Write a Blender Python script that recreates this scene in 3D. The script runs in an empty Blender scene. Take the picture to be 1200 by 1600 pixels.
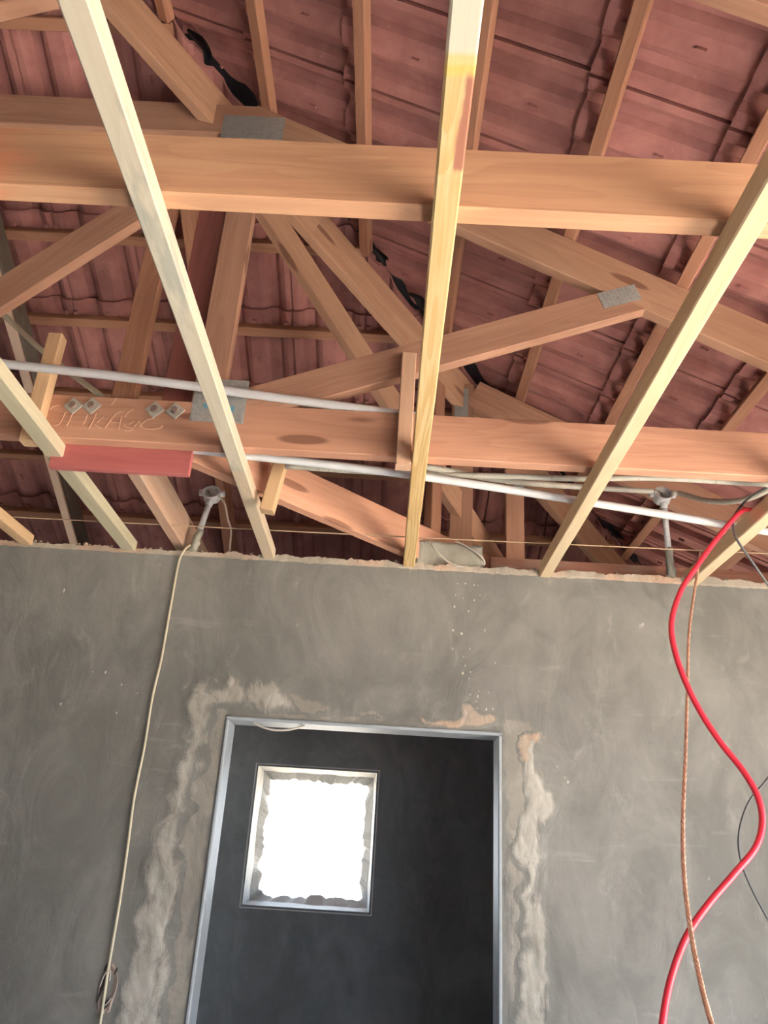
import bpy, bmesh, math, random
from mathutils import Vector, Matrix, noise

random.seed(7)
R = random.random
SC = bpy.context.scene
COL = SC.collection

# ------------------------------------------------------------------ camera
CAM = Vector((0.0, 0.0, 1.6))
FPX, PITCH, ROLL, YAW = 1240.0, 0.41595, 0.06329, -0.01738
cp, sp, cr, sr, cy, sy = math.cos(PITCH), math.sin(PITCH), math.cos(ROLL), math.sin(ROLL), math.cos(YAW), math.sin(YAW)
FWD = Vector((sy * cp, cy * cp, sp))
_r0 = Vector((cy, -sy, 0.0))
_u0 = _r0.cross(FWD)
RIGHT = _r0 * cr + _u0 * sr
UP = _u0 * cr - _r0 * sr
cam_data = bpy.data.cameras.new('camera')
cam_data.sensor_fit = 'VERTICAL'
cam_data.sensor_height = 36.0
cam_data.lens = FPX / 1600.0 * 36.0
cam_data.clip_start = 0.02
cam = bpy.data.objects.new('camera', cam_data)
COL.objects.link(cam)
cam.matrix_world = Matrix(((RIGHT.x, UP.x, -FWD.x, CAM.x), (RIGHT.y, UP.y, -FWD.y, CAM.y),
                           (RIGHT.z, UP.z, -FWD.z, CAM.z), (0, 0, 0, 1)))
SC.camera = cam

# ------------------------------------------------------------------ world, light, exposure
SC.view_settings.view_transform = 'Standard'
SC.view_settings.look = 'None'
SC.view_settings.gamma = 1.0
SC.view_settings.use_curve_mapping = False
SC.view_settings.exposure = 0.32
SC.cycles.use_denoising = True
SC.cycles.max_bounces = 10
SC.cycles.diffuse_bounces = 8
SC.cycles.sample_clamp_indirect = 6.0

SKY_STRENGTH = 8.0
world = bpy.data.worlds.new('World')
SC.world = world
world.use_nodes = True
wn, wl = world.node_tree.nodes, world.node_tree.links
wn.clear()
_out = wn.new('ShaderNodeOutputWorld')
_bg = wn.new('ShaderNodeBackground')
_tc = wn.new('ShaderNodeTexCoord')
_sep = wn.new('ShaderNodeSeparateXYZ')
_mr = wn.new('ShaderNodeMapRange')
_mr.inputs['From Min'].default_value = 0.0
_mr.inputs['From Max'].default_value = 0.7
_mix = wn.new('ShaderNodeMix')
_mix.data_type = 'RGBA'
_mix.inputs['A'].default_value = (0.86, 0.93, 1.0, 1)
_mix.inputs['B'].default_value = (0.68, 0.83, 1.0, 1)
wl.new(_tc.outputs['Generated'], _sep.inputs[0])
wl.new(_sep.outputs['Z'], _mr.inputs['Value'])
wl.new(_mr.outputs['Result'], _mix.inputs['Factor'])
wl.new(_mix.outputs['Result'], _bg.inputs['Color'])
_bg.inputs['Strength'].default_value = SKY_STRENGTH
wl.new(_bg.outputs[0], _out.inputs['Surface'])

# sun outside: hits the ground by the house and, through the openings, the room's floor
sun = bpy.data.lights.new('sun', 'SUN')
sun.energy = 110.0
sun.angle = math.radians(1.5)
sun.color = (1.0, 0.965, 0.925)
sun_o = bpy.data.objects.new('sun', sun)
COL.objects.link(sun_o)
sun_o.rotation_euler = Vector((-0.55, 0.22, -1.0)).to_track_quat('-Z', 'Y').to_euler()


def window_portal(loc, normal, w, h):
    """guides the sky's light in through an opening; all but the small window are unseen additions"""
    l = bpy.data.lights.new('window_daylight', 'AREA')
    l.shape = 'RECTANGLE'
    l.size, l.size_y = w, h
    l.cycles.is_portal = True
    o = bpy.data.objects.new('window_daylight', l)
    COL.objects.link(o)
    o.location = loc
    o.rotation_euler = Vector(normal).to_track_quat('-Z', 'Z').to_euler()


WR = (-0.9, 1.9, 0.85, 2.15)       # unseen opening added in the right wall, where the light comes from: y0, y1, z0, z1
WB = (0.7, 1.8, 0.9, 2.15)         # unseen opening added in the rear wall to let daylight in: x0, x1, z0, z1
window_portal((2.12, (WR[0] + WR[1]) / 2, (WR[2] + WR[3]) / 2), (-1, 0, 0), WR[3] - WR[2], WR[1] - WR[0])
window_portal(((WB[0] + WB[1]) / 2, -2.62, (WB[2] + WB[3]) / 2), (0, 1, 0), WB[1] - WB[0], WB[3] - WB[2])
window_portal((-0.31, 4.34, 1.69), (0, -1, 0), 0.6, 0.62)
WO = ((-1.98, -1.22), (1.22, 1.88))   # unseen openings added either side of the small room to light the roof void
for a_, b_ in WO:
    window_portal(((a_ + b_) / 2, 4.34, 1.6), (0, -1, 0), b_ - a_, 1.3)


# ------------------------------------------------------------------ helpers
def ray(px, py):
    return RIGHT * ((px - 600) / FPX) - UP * ((py - 800) / FPX) + FWD


def on_y(px, py, Y):
    d = ray(px, py)
    return CAM + d * (Y / d.y)


def on_z(px, py, Z):
    d = ray(px, py)
    return CAM + d * ((Z - 1.6) / d.z)


def project(P):
    q = Vector(P) - CAM
    w = q.dot(FWD)
    if w < 0.05:
        return (-9999, -9999)
    return (600 + FPX * q.dot(RIGHT) / w, 800 - FPX * q.dot(UP) / w)


def link(name, me, mat=None, parent=None, M=None):
    o = bpy.data.objects.new(name, me)
    COL.objects.link(o)
    if mat is not None and hasattr(me, 'materials') and len(me.materials) == 0:
        me.materials.append(mat)
    M = M if M is not None else Matrix.Identity(4)
    if parent is not None:
        o.parent = parent
        o.matrix_basis = WORLD[parent.name].inverted() @ M
    else:
        o.matrix_basis = M
    WORLD[o.name] = M.copy()
    return o


WORLD = {}          # world matrix of every object placed, by name


def mesh_of(bm, name='mesh', smooth=False):
    me = bpy.data.meshes.new(name)
    bmesh.ops.recalc_face_normals(bm, faces=bm.faces)
    bm.to_mesh(me)
    bm.free()
    if smooth:
        for p in me.polygons:
            p.use_smooth = True
    return me


def tag(o, label=None, cat=None, group=None, kind=None):
    if label: o['label'] = label
    if cat: o['category'] = cat
    if group: o['group'] = group
    if kind: o['kind'] = kind
    return o


def empty(name, loc, label=None, cat=None, group=None, kind=None):
    o = bpy.data.objects.new(name, None)
    COL.objects.link(o)
    o.empty_display_size = 0.05
    o.matrix_basis = Matrix.Translation(Vector(loc))
    WORLD[o.name] = o.matrix_basis.copy()
    return tag(o, label, cat, group, kind)


def add_box(bm, lo, hi, M=None):
    lo, hi = Vector(lo), Vector(hi)
    vs = []
    for z in (lo.z, hi.z):
        for x, y in ((lo.x, lo.y), (hi.x, lo.y), (hi.x, hi.y), (lo.x, hi.y)):
            v = Vector((x, y, z))
            vs.append(bm.verts.new(M @ v if M else v))
    for f in ((0, 3, 2, 1), (4, 5, 6, 7), (0, 1, 5, 4), (1, 2, 6, 5), (2, 3, 7, 6), (3, 0, 4, 7)):
        bm.faces.new([vs[i] for i in f])
    return vs


def box(name, lo, hi, mat, parent=None, bevel=0.0):
    """axis-aligned box whose origin is its own centre"""
    lo, hi = Vector(lo), Vector(hi)
    c = (lo + hi) / 2
    bm = bmesh.new()
    add_box(bm, lo - c, hi - c)
    if bevel:
        bmesh.ops.bevel(bm, geom=list(bm.edges), offset=bevel, segments=1, affect='EDGES')
    return link(name, mesh_of(bm, name), mat, parent, Matrix.Translation(c))


def add_tube(bm, pts, r, seg=10, cap=True, rough=0.0, radii=None):
    pts = [Vector(p) for p in pts]
    rings = []
    prev = None
    for i, p in enumerate(pts):
        a = pts[max(i - 1, 0)]
        b = pts[min(i + 1, len(pts) - 1)]
        t = (b - a).normalized()
        if prev is None:
            ref = Vector((0, 0, 1)) if abs(t.z) < 0.9 else Vector((1, 0, 0))
            n = t.cross(ref).normalized()
        else:
            n = (prev - t * prev.dot(t)).normalized()
        prev = n
        b2 = t.cross(n)
        ring = []
        rr = radii[i] if radii else r
        for k in range(seg):
            a_ = 2 * math.pi * k / seg
            d = n * math.cos(a_) + b2 * math.sin(a_)
            q = rr * (1 + (rough * noise.noise((p + d * rr) * 60) if rough else 0))
            ring.append(bm.verts.new(p + d * q))
        rings.append(ring)
    for i in range(len(rings) - 1):
        for k in range(seg):
            bm.faces.new((rings[i][k], rings[i][(k + 1) % seg], rings[i + 1][(k + 1) % seg], rings[i + 1][k]))
    if cap:
        bm.faces.new(list(reversed(rings[0])))
        bm.faces.new(rings[-1])


def spline(pts, n=8):
    pts = [Vector(p) for p in pts]
    P = [pts[0] * 2 - pts[1]] + pts + [pts[-1] * 2 - pts[-2]]
    out = []
    for i in range(1, len(P) - 2):
        for k in range(n):
            t = k / n
            a, b, c, d = P[i - 1], P[i], P[i + 1], P[i + 2]
            out.append(0.5 * ((2 * b) + (c - a) * t + (2 * a - 5 * b + 4 * c - d) * t * t + (3 * b - a - 3 * c + d) * t ** 3))
    out.append(pts[-1])
    return out


def tube(name, pts, r, mat, parent=None, seg=10, smooth=True, rough=0.0, radii=None):
    pts = [Vector(p) for p in pts]
    c = pts[0].copy()
    bm = bmesh.new()
    add_tube(bm, [p - c for p in pts], r, seg, rough=rough, radii=radii)
    return link(name, mesh_of(bm, name, smooth), mat, parent, Matrix.Translation(c))


def beam_mesh(L, w, h, bow=0.0, seed=0, segs=None):
    """sawn timber: local X along, Y thickness, Z depth; edges eased, faces very slightly uneven"""
    bm = bmesh.new()
    e = min(w, h) * 0.07
    n = segs or max(2, min(24, int(L / 0.12)))
    prof = [(-w / 2 + e, -h / 2), (w / 2 - e, -h / 2), (w / 2, -h / 2 + e), (w / 2, h / 2 - e),
            (w / 2 - e, h / 2), (-w / 2 + e, h / 2), (-w / 2, h / 2 - e), (-w / 2, -h / 2 + e)]
    rings = []
    for i in range(n + 1):
        x = -L / 2 + L * i / n
        k = 1 - (2 * i / n - 1) ** 2
        ring = []
        for j, (y, z) in enumerate(prof):
            d = 0.0012 * noise.noise(Vector((x * 4 + seed * 3.7, j * 1.7, seed)))
            ring.append(bm.verts.new((x, y + bow * k + d, z + d)))
        rings.append(ring)
    for i in range(n):
        for j in range(8):
            bm.faces.new((rings[i][j], rings[i][(j + 1) % 8], rings[i + 1][(j + 1) % 8], rings[i + 1][j]))
    bm.faces.new(rings[0])
    bm.faces.new(rings[-1])
    return mesh_of(bm, 'timber')


_seed = [0]


def timber(name, P0, P1, w, h, mat, parent=None, up=(0, 0, 1), bow=0.0, label=None):
    """a straight timber from P0 to P1 (centre line); h is measured towards 'up'"""
    P0, P1 = Vector(P0), Vector(P1)
    x = (P1 - P0).normalized()
    up = Vector(up)
    y = up.cross(x).normalized()
    z = x.cross(y)
    c = (P0 + P1) / 2
    M = Matrix(((x.x, y.x, z.x, c.x), (x.y, y.y, z.y, c.y), (x.z, y.z, z.z, c.z), (0, 0, 0, 1)))
    _seed[0] += 1
    o = link(name, beam_mesh((P1 - P0).length, w, h, bow, _seed[0]), mat, parent, M)
    if label: o['label'] = label
    return o


# ------------------------------------------------------------------ materials
def new_mat(name):
    m = bpy.data.materials.new(name)
    m.use_nodes = True
    nt = m.node_tree
    b = nt.nodes['Principled BSDF']
    return m, nt, b


class NB:
    """small node builder"""
    def __init__(self, nt):
        self.nt = nt

    def n(self, t, **k):
        x = self.nt.nodes.new(t)
        for a, v in k.items():
            setattr(x, a, v)
        return x

    def put(self, sock, v):
        if isinstance(v, bpy.types.NodeSocket):
            self.nt.links.new(v, sock)
        else:
            sock.default_value = v

    def math(self, op, a, b=0.0, clamp=False):
        x = self.n('ShaderNodeMath', operation=op, use_clamp=clamp)
        self.put(x.inputs[0], a)
        self.put(x.inputs[1], b)
        return x.outputs[0]

    def mix(self, f, a, b, blend='MIX'):
        x = self.n('ShaderNodeMix', data_type='RGBA', blend_type=blend)
        self.put(x.inputs['Factor'], f)
        self.put(x.inputs['A'], a if isinstance(a, bpy.types.NodeSocket) else (*a[:3], 1))
        self.put(x.inputs['B'], b if isinstance(b, bpy.types.NodeSocket) else (*b[:3], 1))
        return x.outputs['Result']

    def step(self, v, lo, hi, o0=0.0, o1=1.0):
        x = self.n('ShaderNodeMapRange', interpolation_type='SMOOTHSTEP')
        self.put(x.inputs['Value'], v)
        x.inputs['From Min'].default_value = lo
        x.inputs['From Max'].default_value = hi
        x.inputs['To Min'].default_value = o0
        x.inputs['To Max'].default_value = o1
        return x.outputs['Result']

    def noise(self, vec, scale, detail=3.0, rough=0.5, dist=0.0):
        x = self.n('ShaderNodeTexNoise')
        self.put(x.inputs['Vector'], vec)
        x.inputs['Scale'].default_value = scale
        x.inputs['Detail'].default_value = detail
        x.inputs['Roughness'].default_value = rough
        x.inputs['Distortion'].default_value = dist
        return x.outputs['Fac']

    def vmap(self, vec, scale=(1, 1, 1), loc=(0, 0, 0)):
        x = self.n('ShaderNodeMapping')
        self.put(x.inputs['Vector'], vec)
        x.inputs['Scale'].default_value = scale
        x.inputs['Location'].default_value = loc
        return x.outputs[0]

    def bump(self, h, strength, dist, bsdf):
        x = self.n('ShaderNodeBump')
        x.inputs['Strength'].default_value = strength
        x.inputs['Distance'].default_value = dist
        self.put(x.inputs['Height'], h)
        self.nt.links.new(x.outputs[0], bsdf.inputs['Normal'])


def wood(name, light, dark, knot=(0.16, 0.07, 0.045), knots=0.5, rough=0.75, grain=1.0, stains=(), mould=0.0, vary=0.18):
    """stains: (x0, x1, colour, strength, soft[, z0, z1]) along the board's own length, real paint and bark marks"""
    m, nt, b = new_mat(name)
    g = NB(nt)
    tc = g.n('ShaderNodeTexCoord').outputs['Object']
    oi = g.n('ShaderNodeObjectInfo').outputs['Random']
    off = g.n('ShaderNodeVectorMath', operation='ADD')
    cmb = g.n('ShaderNodeCombineXYZ')
    g.put(cmb.inputs[0], g.math('MULTIPLY', oi, 37.0))
    g.put(cmb.inputs[1], g.math('MULTIPLY', oi, 5.0))
    g.put(cmb.inputs[2], g.math('MULTIPLY', oi, 11.0))
    nt.links.new(tc, off.inputs[0])
    nt.links.new(cmb.outputs[0], off.inputs[1])
    v = off.outputs[0]
    # knots first: the grain bends round them
    kv = g.vmap(v, (1.9, 9.0, 9.0))
    vor = g.n('ShaderNodeTexVoronoi')
    g.put(vor.inputs['Vector'], kv)
    vor.inputs['Scale'].default_value = 1.0
    vor.inputs['Randomness'].default_value = 1.0
    kd = vor.outputs['Distance']
    kmask = g.step(kd, 0.10 * knots + 0.02, 0.15 * knots + 0.035, 1.0, 0.0)
    halo = g.step(kd, 0.1, 0.55, 1.0, 0.0)
    gv = g.vmap(v, (1.1, 22.0, 22.0))
    n1 = g.noise(gv, 1.0, 4.0, 0.55, 0.12)
    gv2 = g.vmap(v, (0.6, 7.0, 7.0))
    n2 = g.noise(gv2, 1.3, 2.0, 0.5, 0.8)
    bands = g.math('FRACT', g.math('ADD', g.math('MULTIPLY', n2, 9.0), g.math('MULTIPLY', halo, 0.9)))
    bands = g.step(bands, 0.15, 0.95)
    fine = g.noise(g.vmap(v, (6.0, 160.0, 160.0)), 1.0, 2.0, 0.6)
    f = g.math('ADD', g.math('MULTIPLY', n1, 0.75), g.math('MULTIPLY', bands, 0.13 * grain))
    f = g.math('ADD', f, g.math('MULTIPLY', g.math('SUBTRACT', fine, 0.5), 0.35 * grain))
    f = g.step(f, 0.12, 0.80)
    col = g.mix(f, light, dark)
    big = g.noise(g.vmap(v, (0.9, 3, 3)), 1.5, 2.0)
    col = g.mix(g.step(big, 0.35, 0.7, 0.0, 0.35), col, dark)
    if mould:
        mm = g.step(g.noise(g.vmap(v, (3.0, 14.0, 14.0)), 1.0, 4.0, 0.6), 0.52, 0.7, 0.0, mould)
        col = g.mix(mm, col, (0.36, 0.37, 0.32))
    col = g.mix(g.math('MULTIPLY', kmask, 0.8), col, knot)
    # each board its own tone
    tone = g.n('ShaderNodeHueSaturation')
    g.put(tone.inputs['Color'], col)
    g.put(tone.inputs['Value'], g.math('ADD', g.math('MULTIPLY', oi, vary), 1.0 - vary / 2))
    col = tone.outputs[0]
    if stains:
        s = g.n('ShaderNodeSeparateXYZ')
        nt.links.new(tc, s.inputs[0])
        wob = g.math('MULTIPLY', g.math('SUBTRACT', g.noise(g.vmap(tc, (9, 30, 30)), 1.0, 3.0), 0.5), 1.0)
        for st in stains:
            x0, x1, c, k, soft = st[:5]
            xx = g.math('ADD', s.outputs[0], g.math('MULTIPLY', wob, soft * 2.5))
            a = g.step(xx, x0 - soft, x0 + soft)
            z = g.step(xx, x1 - soft, x1 + soft, 1.0, 0.0)
            mk = g.math('MULTIPLY', a, z)
            if len(st) > 5:
                ax, z0, z1 = st[5:8]
                zz = g.math('ADD', s.outputs[ax], g.math('MULTIPLY', wob, 0.02))
                mk = g.math('MULTIPLY', mk, g.step(zz, z0 - 0.003, z0 + 0.003))
                mk = g.math('MULTIPLY', mk, g.step(zz, z1 - 0.003, z1 + 0.003, 1.0, 0.0))
            col = g.mix(g.math('MULTIPLY', mk, k), col, c)
    nt.links.new(col, b.inputs['Base Color'])
    b.inputs['Roughness'].default_value = rough
    b.inputs['Specular IOR Level'].default_value = 0.25
    hh = g.math('ADD', g.math('MULTIPLY', n1, 0.6), g.math('MULTIPLY', fine, 0.4))
    g.bump(hh, 0.35, 0.002, b)
    return m


def plaster_colour(g, tc, c1, c2, fleck, bscale, tint):
    n1 = g.noise(tc, 1.3, 4.0, 0.55, 0.8)
    n2 = g.noise(g.vmap(tc, (2.0, 2.0, 1.1)), 3.0, 6.0, 0.62, 1.4)
    n3 = g.noise(tc, 22.0 * bscale, 5.0, 0.65, 0.4)
    f = g.math('ADD', g.math('MULTIPLY', n1, 0.5), g.math('MULTIPLY', n2, 0.5))
    col = g.mix(g.step(f, 0.36, 0.62), c1, c2)
    # thin pale lime blooms, darker damp clouds and diagonal trowel scuffs
    sc = g.noise(g.vmap(tc, (6.0, 6.0, 2.5), (3, 1, 0)), 1.7, 6.0, 0.7, 1.0)
    col = g.mix(g.step(sc, 0.55, 0.78, 0.0, fleck), col, (0.5, 0.5, 0.47))
    cl = g.noise(g.vmap(tc, (1, 1, 1), (11, 2, 6)), 2.2, 5.0, 0.6, 0.5)
    col = g.mix(g.step(cl, 0.5, 0.7, 0.0, 0.30), col, tuple(c * 0.62 for c in c2))
    rot = g.n('ShaderNodeMapping')
    g.put(rot.inputs['Vector'], tc)
    rot.inputs['Rotation'].default_value = (0, 0.9, 0)
    rot.inputs['Scale'].default_value = (3.0, 3.0, 26.0)
    st = g.noise(rot.outputs[0], 1.0, 5.0, 0.65, 0.3)
    col = g.mix(g.step(st, 0.60, 0.80, 0.0, fleck * 0.8), col, (0.5, 0.5, 0.47))
    col = g.mix(g.step(n3, 0.3, 0.8, 0.0, 0.16), col, (0.10, 0.10, 0.09))
    sp_ = g.noise(g.vmap(tc, (30.0, 30.0, 14.0), (1, 2, 5)), 1.0, 2.0)
    col = g.mix(g.step(sp_, 0.74, 0.79, 0.0, 0.35), col, (0.62, 0.6, 0.55))
    if tint:
        t = g.noise(g.vmap(tc, (1, 1, 1), (7, 3, 9)), 7.0, 3.0)
        col = g.mix(g.step(t, 0.45, 0.65, 0.0, 0.55), col, tint)
    return col, n2, n3


def plaster(name, c1, c2, fleck=0.25, bump=0.5, bscale=1.0, tint=None, over=None):
    """over = (c1, c2, bump, tint): a second plaster showing where the mesh's 'w' attribute (built-up thickness) is high"""
    m, nt, b = new_mat(name)
    g = NB(nt)
    tc = g.n('ShaderNodeNewGeometry').outputs['Position']
    col, n2, n3 = plaster_colour(g, tc, c1, c2, fleck, bscale, tint)
    hh = g.math('ADD', g.math('MULTIPLY', n2, 1.2), g.math('MULTIPLY', n3, 0.25))
    if over:
        at = g.n('ShaderNodeAttribute', attribute_name='w').outputs['Fac']
        col2, a2, a3 = plaster_colour(g, tc, over[0], over[1], 0.45, 1.6, over[3])
        br = g.noise(g.vmap(tc, (14.0, 14.0, 8.0), (5, 5, 5)), 1.0, 6.0, 0.7, 0.8)
        k = g.step(g.math('ADD', at, g.math('MULTIPLY', g.math('SUBTRACT', br, 0.5), 1.6)), 0.28, 0.75)
        k = g.math('MULTIPLY', k, g.step(at, 0.0, 0.22))
        col = g.mix(k, col, col2)
        hh = g.math('ADD', hh, g.math('MULTIPLY', g.math('MULTIPLY', k, br), over[2]))
    nt.links.new(col, b.inputs['Base Color'])
    b.inputs['Roughness'].default_value = 0.72
    b.inputs['Specular IOR Level'].default_value = 0.35
    g.bump(hh, bump, 0.012, b)
    return m


def simple(name, col, rough=0.5, metal=0.0, spec=0.5, spots=None, bump=0.0, scale=20.0):
    m, nt, b = new_mat(name)
    g = NB(nt)
    tc = g.n('ShaderNodeTexCoord').outputs['Object']
    n = g.noise(tc, scale, 4.0, 0.6)
    dark = tuple(c * 0.72 for c in col)
    c = g.mix(g.step(n, 0.3, 0.75, 0.0, 0.6), col, dark)
    if spots:
        c = g.mix(g.step(g.noise(tc, scale * 2.3, 5.0, 0.7), 0.56, 0.68, 0.0, 0.8), c, spots)
    nt.links.new(c, b.inputs['Base Color'])
    b.inputs['Roughness'].default_value = rough
    b.inputs['Metallic'].default_value = metal
    b.inputs['Specular IOR Level'].default_value = spec
    if bump:
        g.bump(n, bump, 0.004, b)
    return m


def tile_mat():
    m, nt, b = new_mat('red_concrete_tile')
    g = NB(nt)
    tc = g.n('ShaderNodeTexCoord').outputs['Object']
    oi = g.n('ShaderNodeObjectInfo').outputs['Random']
    off = g.n('ShaderNodeVectorMath', operation='ADD')
    cmb = g.n('ShaderNodeCombineXYZ')
    g.put(cmb.inputs[0], g.math('MULTIPLY', oi, 23.0))
    nt.links.new(tc, off.inputs[0])
    nt.links.new(cmb.outputs[0], off.inputs[1])
    v = off.outputs[0]
    n = g.noise(v, 9.0, 5.0, 0.6, 0.5)
    col = g.mix(g.step(n, 0.3, 0.72), (0.355, 0.160, 0.145), (0.265, 0.112, 0.104))
    n2 = g.noise(g.vmap(v, (1, 1, 1), (4, 4, 4)), 4.0, 3.0, 0.6)
    col = g.mix(g.step(n2, 0.55, 0.78, 0.0, 0.4), col, (0.42, 0.23, 0.2))
    n3 = g.noise(v, 60.0, 3.0, 0.7)
    col = g.mix(g.step(n3, 0.62, 0.75, 0.0, 0.35), col, (0.45, 0.27, 0.24))
    tone = g.n('ShaderNodeHueSaturation')
    g.put(tone.inputs['Color'], col)
    g.put(tone.inputs['Value'], g.math('ADD', g.math('MULTIPLY', oi, 0.22), 0.89))
    nt.links.new(tone.outputs[0], b.inputs['Base Color'])
    b.inputs['Roughness'].default_value = 0.88
    b.inputs['Specular IOR Level'].default_value = 0.2
    g.bump(g.math('ADD', n, g.math('MULTIPLY', n3, 0.4)), 0.45, 0.004, b)
    return m


TRUSS_L, TRUSS_D = (0.60, 0.285, 0.145), (0.40, 0.155, 0.075)
M_CHORD = wood('truss_pine', (0.53, 0.30, 0.205), (0.38, 0.185, 0.12), knots=0.8)
M_CHORD_UP = wood('truss_pine_golden', (0.56, 0.335, 0.20), (0.37, 0.19, 0.115), knots=0.8,
                  stains=((-1.15, -0.63, (0.78, 0.22, 0.10), 0.4, 0.06),))
M_WEB = wood('truss_web_pine', (0.41, 0.235, 0.16), (0.29, 0.15, 0.10), knots=0.6)
M_ROOFBAT = wood('roof_batten_pine', (0.40, 0.205, 0.13), (0.27, 0.125, 0.078), knots=0.55)
M_MAROON = wood('maroon_post', (0.26, 0.095, 0.08), (0.18, 0.06, 0.05), knots=0.3)
M_RAFTER_L = wood('grey_sided_rafter', (0.20, 0.165, 0.13), (0.13, 0.105, 0.085), mould=0.4, stains=((-4.0, 4.0, (0.85, 0.64, 0.50), 1.0, 0.01, 2, -0.09, -0.054),))
M_RED = wood('red_painted_timber', (0.40, 0.125, 0.12), (0.32, 0.09, 0.09), knot=(0.3, 0.08, 0.08), knots=0.3)
M_BAT1 = wood('pale_batten', (0.80, 0.725, 0.58), (0.64, 0.56, 0.42), knot=(0.30, 0.19, 0.11), knots=0.42, mould=0.85,
              stains=((1.85, 3.0, (0.74, 0.56, 0.38), 0.6, 0.01),))
M_BAT2 = wood('yellow_batten', (0.86, 0.67, 0.36), (0.62, 0.41, 0.18), knot=(0.22, 0.10, 0.05), knots=0.35, grain=2.4,
              stains=((-3.0, 0.63, (0.86, 0.79, 0.64), 0.9, 0.005), (0.615, 0.645, (0.80, 0.55, 0.14), 0.7, 0.006),
                      (0.645, 0.80, (0.30, 0.13, 0.085), 1.0, 0.008, 1, -0.03, -0.004)))
M_BAT3 = wood('cream_batten', (0.88, 0.73, 0.50), (0.74, 0.56, 0.34), knot=(0.4, 0.26, 0.15), knots=0.35)
M_BAT4 = wood('grey_cream_batten', (0.72, 0.66, 0.48), (0.56, 0.50, 0.34), knot=(0.32, 0.22, 0.13), knots=0.35, mould=0.35)
M_BLOCK = wood('offcut_pine', (0.80, 0.57, 0.35), (0.62, 0.40, 0.22), knot=(0.22, 0.09, 0.05), knots=0.5)
CW1, CW2 = (0.200, 0.199, 0.188), (0.130, 0.131, 0.124)
M_CEM = plaster('cement_plaster', CW1, CW2)
M_CEM_BATH = plaster('skylit_cement_plaster', (0.25, 0.28, 0.31), (0.175, 0.195, 0.215), fleck=0.12)  # same cement plaster, with the window's bluish light put into its colour
M_PATCH = plaster('fresh_mortar', CW1, CW2, over=((0.44, 0.425, 0.385), (0.27, 0.26, 0.235), 0.8, None), bump=0.45)
M_SPLASH = plaster('lime_splash', (0.5, 0.48, 0.43), (0.4, 0.38, 0.34))
M_PATCH_FINE = plaster('smooth_mortar', CW1, CW2, over=((0.265, 0.252, 0.225), (0.205, 0.196, 0.176), 0.3, None))
M_PATCH_CLAY = plaster('clay_mortar', CW1, CW2, over=((0.40, 0.33, 0.27), (0.27, 0.215, 0.17), 0.8, (0.40, 0.275, 0.195)), bump=0.5)
M_EDGE = plaster('crumbling_mortar', (0.38, 0.33, 0.27), (0.22, 0.20, 0.17), bump=0.9, bscale=2.0, tint=(0.42, 0.25, 0.17))
M_LUMP = plaster('lump_mortar', (0.33, 0.325, 0.28), (0.24, 0.23, 0.2), fleck=0.5, bump=0.9, bscale=1.6)
M_REVEAL = plaster('grey_reveal', (0.36, 0.37, 0.36), (0.26, 0.27, 0.27), fleck=0.3, bump=0.6)
M_CLAY = simple('clay_brick', (0.5, 0.25, 0.14), 0.9, bump=0.5, scale=40)
M_FLOOR = plaster('concrete_floor', (0.61, 0.59, 0.56), (0.52, 0.50, 0.475), fleck=0.1)
M_GROUND = simple('dry_ground', (0.50, 0.42, 0.33), 0.95, scale=3, bump=0.3)
M_TILE = tile_mat()
M_PLATE = simple('galvanised_plate', (0.36, 0.365, 0.355), 0.55, 0.25, scale=60)
M_WASHER = simple('dull_zinc', (0.48, 0.455, 0.40), 0.6, 0.2, scale=50)
M_BOLT = simple('bolt_steel', (0.28, 0.21, 0.18), 0.6, 0.5, scale=80)
M_PVC = simple('white_pvc', (0.93, 0.95, 0.97), 0.3, scale=8)
M_PVC_OLD = simple('dusty_pvc', (0.50, 0.49, 0.43), 0.55, spots=(0.3, 0.27, 0.22), scale=25)
M_PVC_DIRTY = simple('mortar_splashed_pvc', (0.66, 0.67, 0.69), 0.5, spots=(0.36, 0.34, 0.31), scale=35)
M_RED_CABLE = simple('red_cable_sheath', (0.80, 0.035, 0.07), 0.35, scale=6)
M_CREAM_CABLE = simple('cream_cable_sheath', (0.72, 0.66, 0.48), 0.5, scale=15)
M_WHITE_CABLE = simple('white_cable_sheath', (0.62, 0.58, 0.52), 0.55, scale=25)
M_DARK_CABLE = simple('dark_cable_sheath', (0.07, 0.075, 0.08), 0.4, scale=10)
M_COPPER = simple('bare_copper', (0.88, 0.53, 0.38), 0.4, 0.2, scale=50)
M_STRING = simple('tan_string', (0.46, 0.33, 0.22), 0.9, scale=90)
M_PLASTIC = simple('black_plastic_sheet', (0.016, 0.018, 0.022), 0.3, scale=12, bump=0.4)
M_STEEL = simple('grey_primed_steel', (0.33, 0.37, 0.41), 0.5, 0.1, scale=14, bump=0.8)
M_CHALK = simple('chalk_line', (0.86, 0.56, 0.38), 0.9)
M_BLUE = simple('blue_stamp_ink', (0.10, 0.32, 0.45), 0.6)
M_LIT_EDGE = simple('lit_reveal_edge', (0.85, 0.86, 0.88), 0.5, scale=12)  # daylight on the window's plaster edge, put into a near-white colour
M_GAP_SHADE = simple('gap_shade', (0.04, 0.035, 0.03), 0.9)

# ------------------------------------------------------------------ the rooms' shell
WY = 2.6            # face of the partition wall with the doorway
WT = 0.105
XL, XR = -2.1, 2.0
DX0, DX1, DZ = -0.508, 0.374, 2.003      # rough door opening
ZT = 2.552          # top of the partition
YB = 4.10           # face of the outer wall behind the small room


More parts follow.
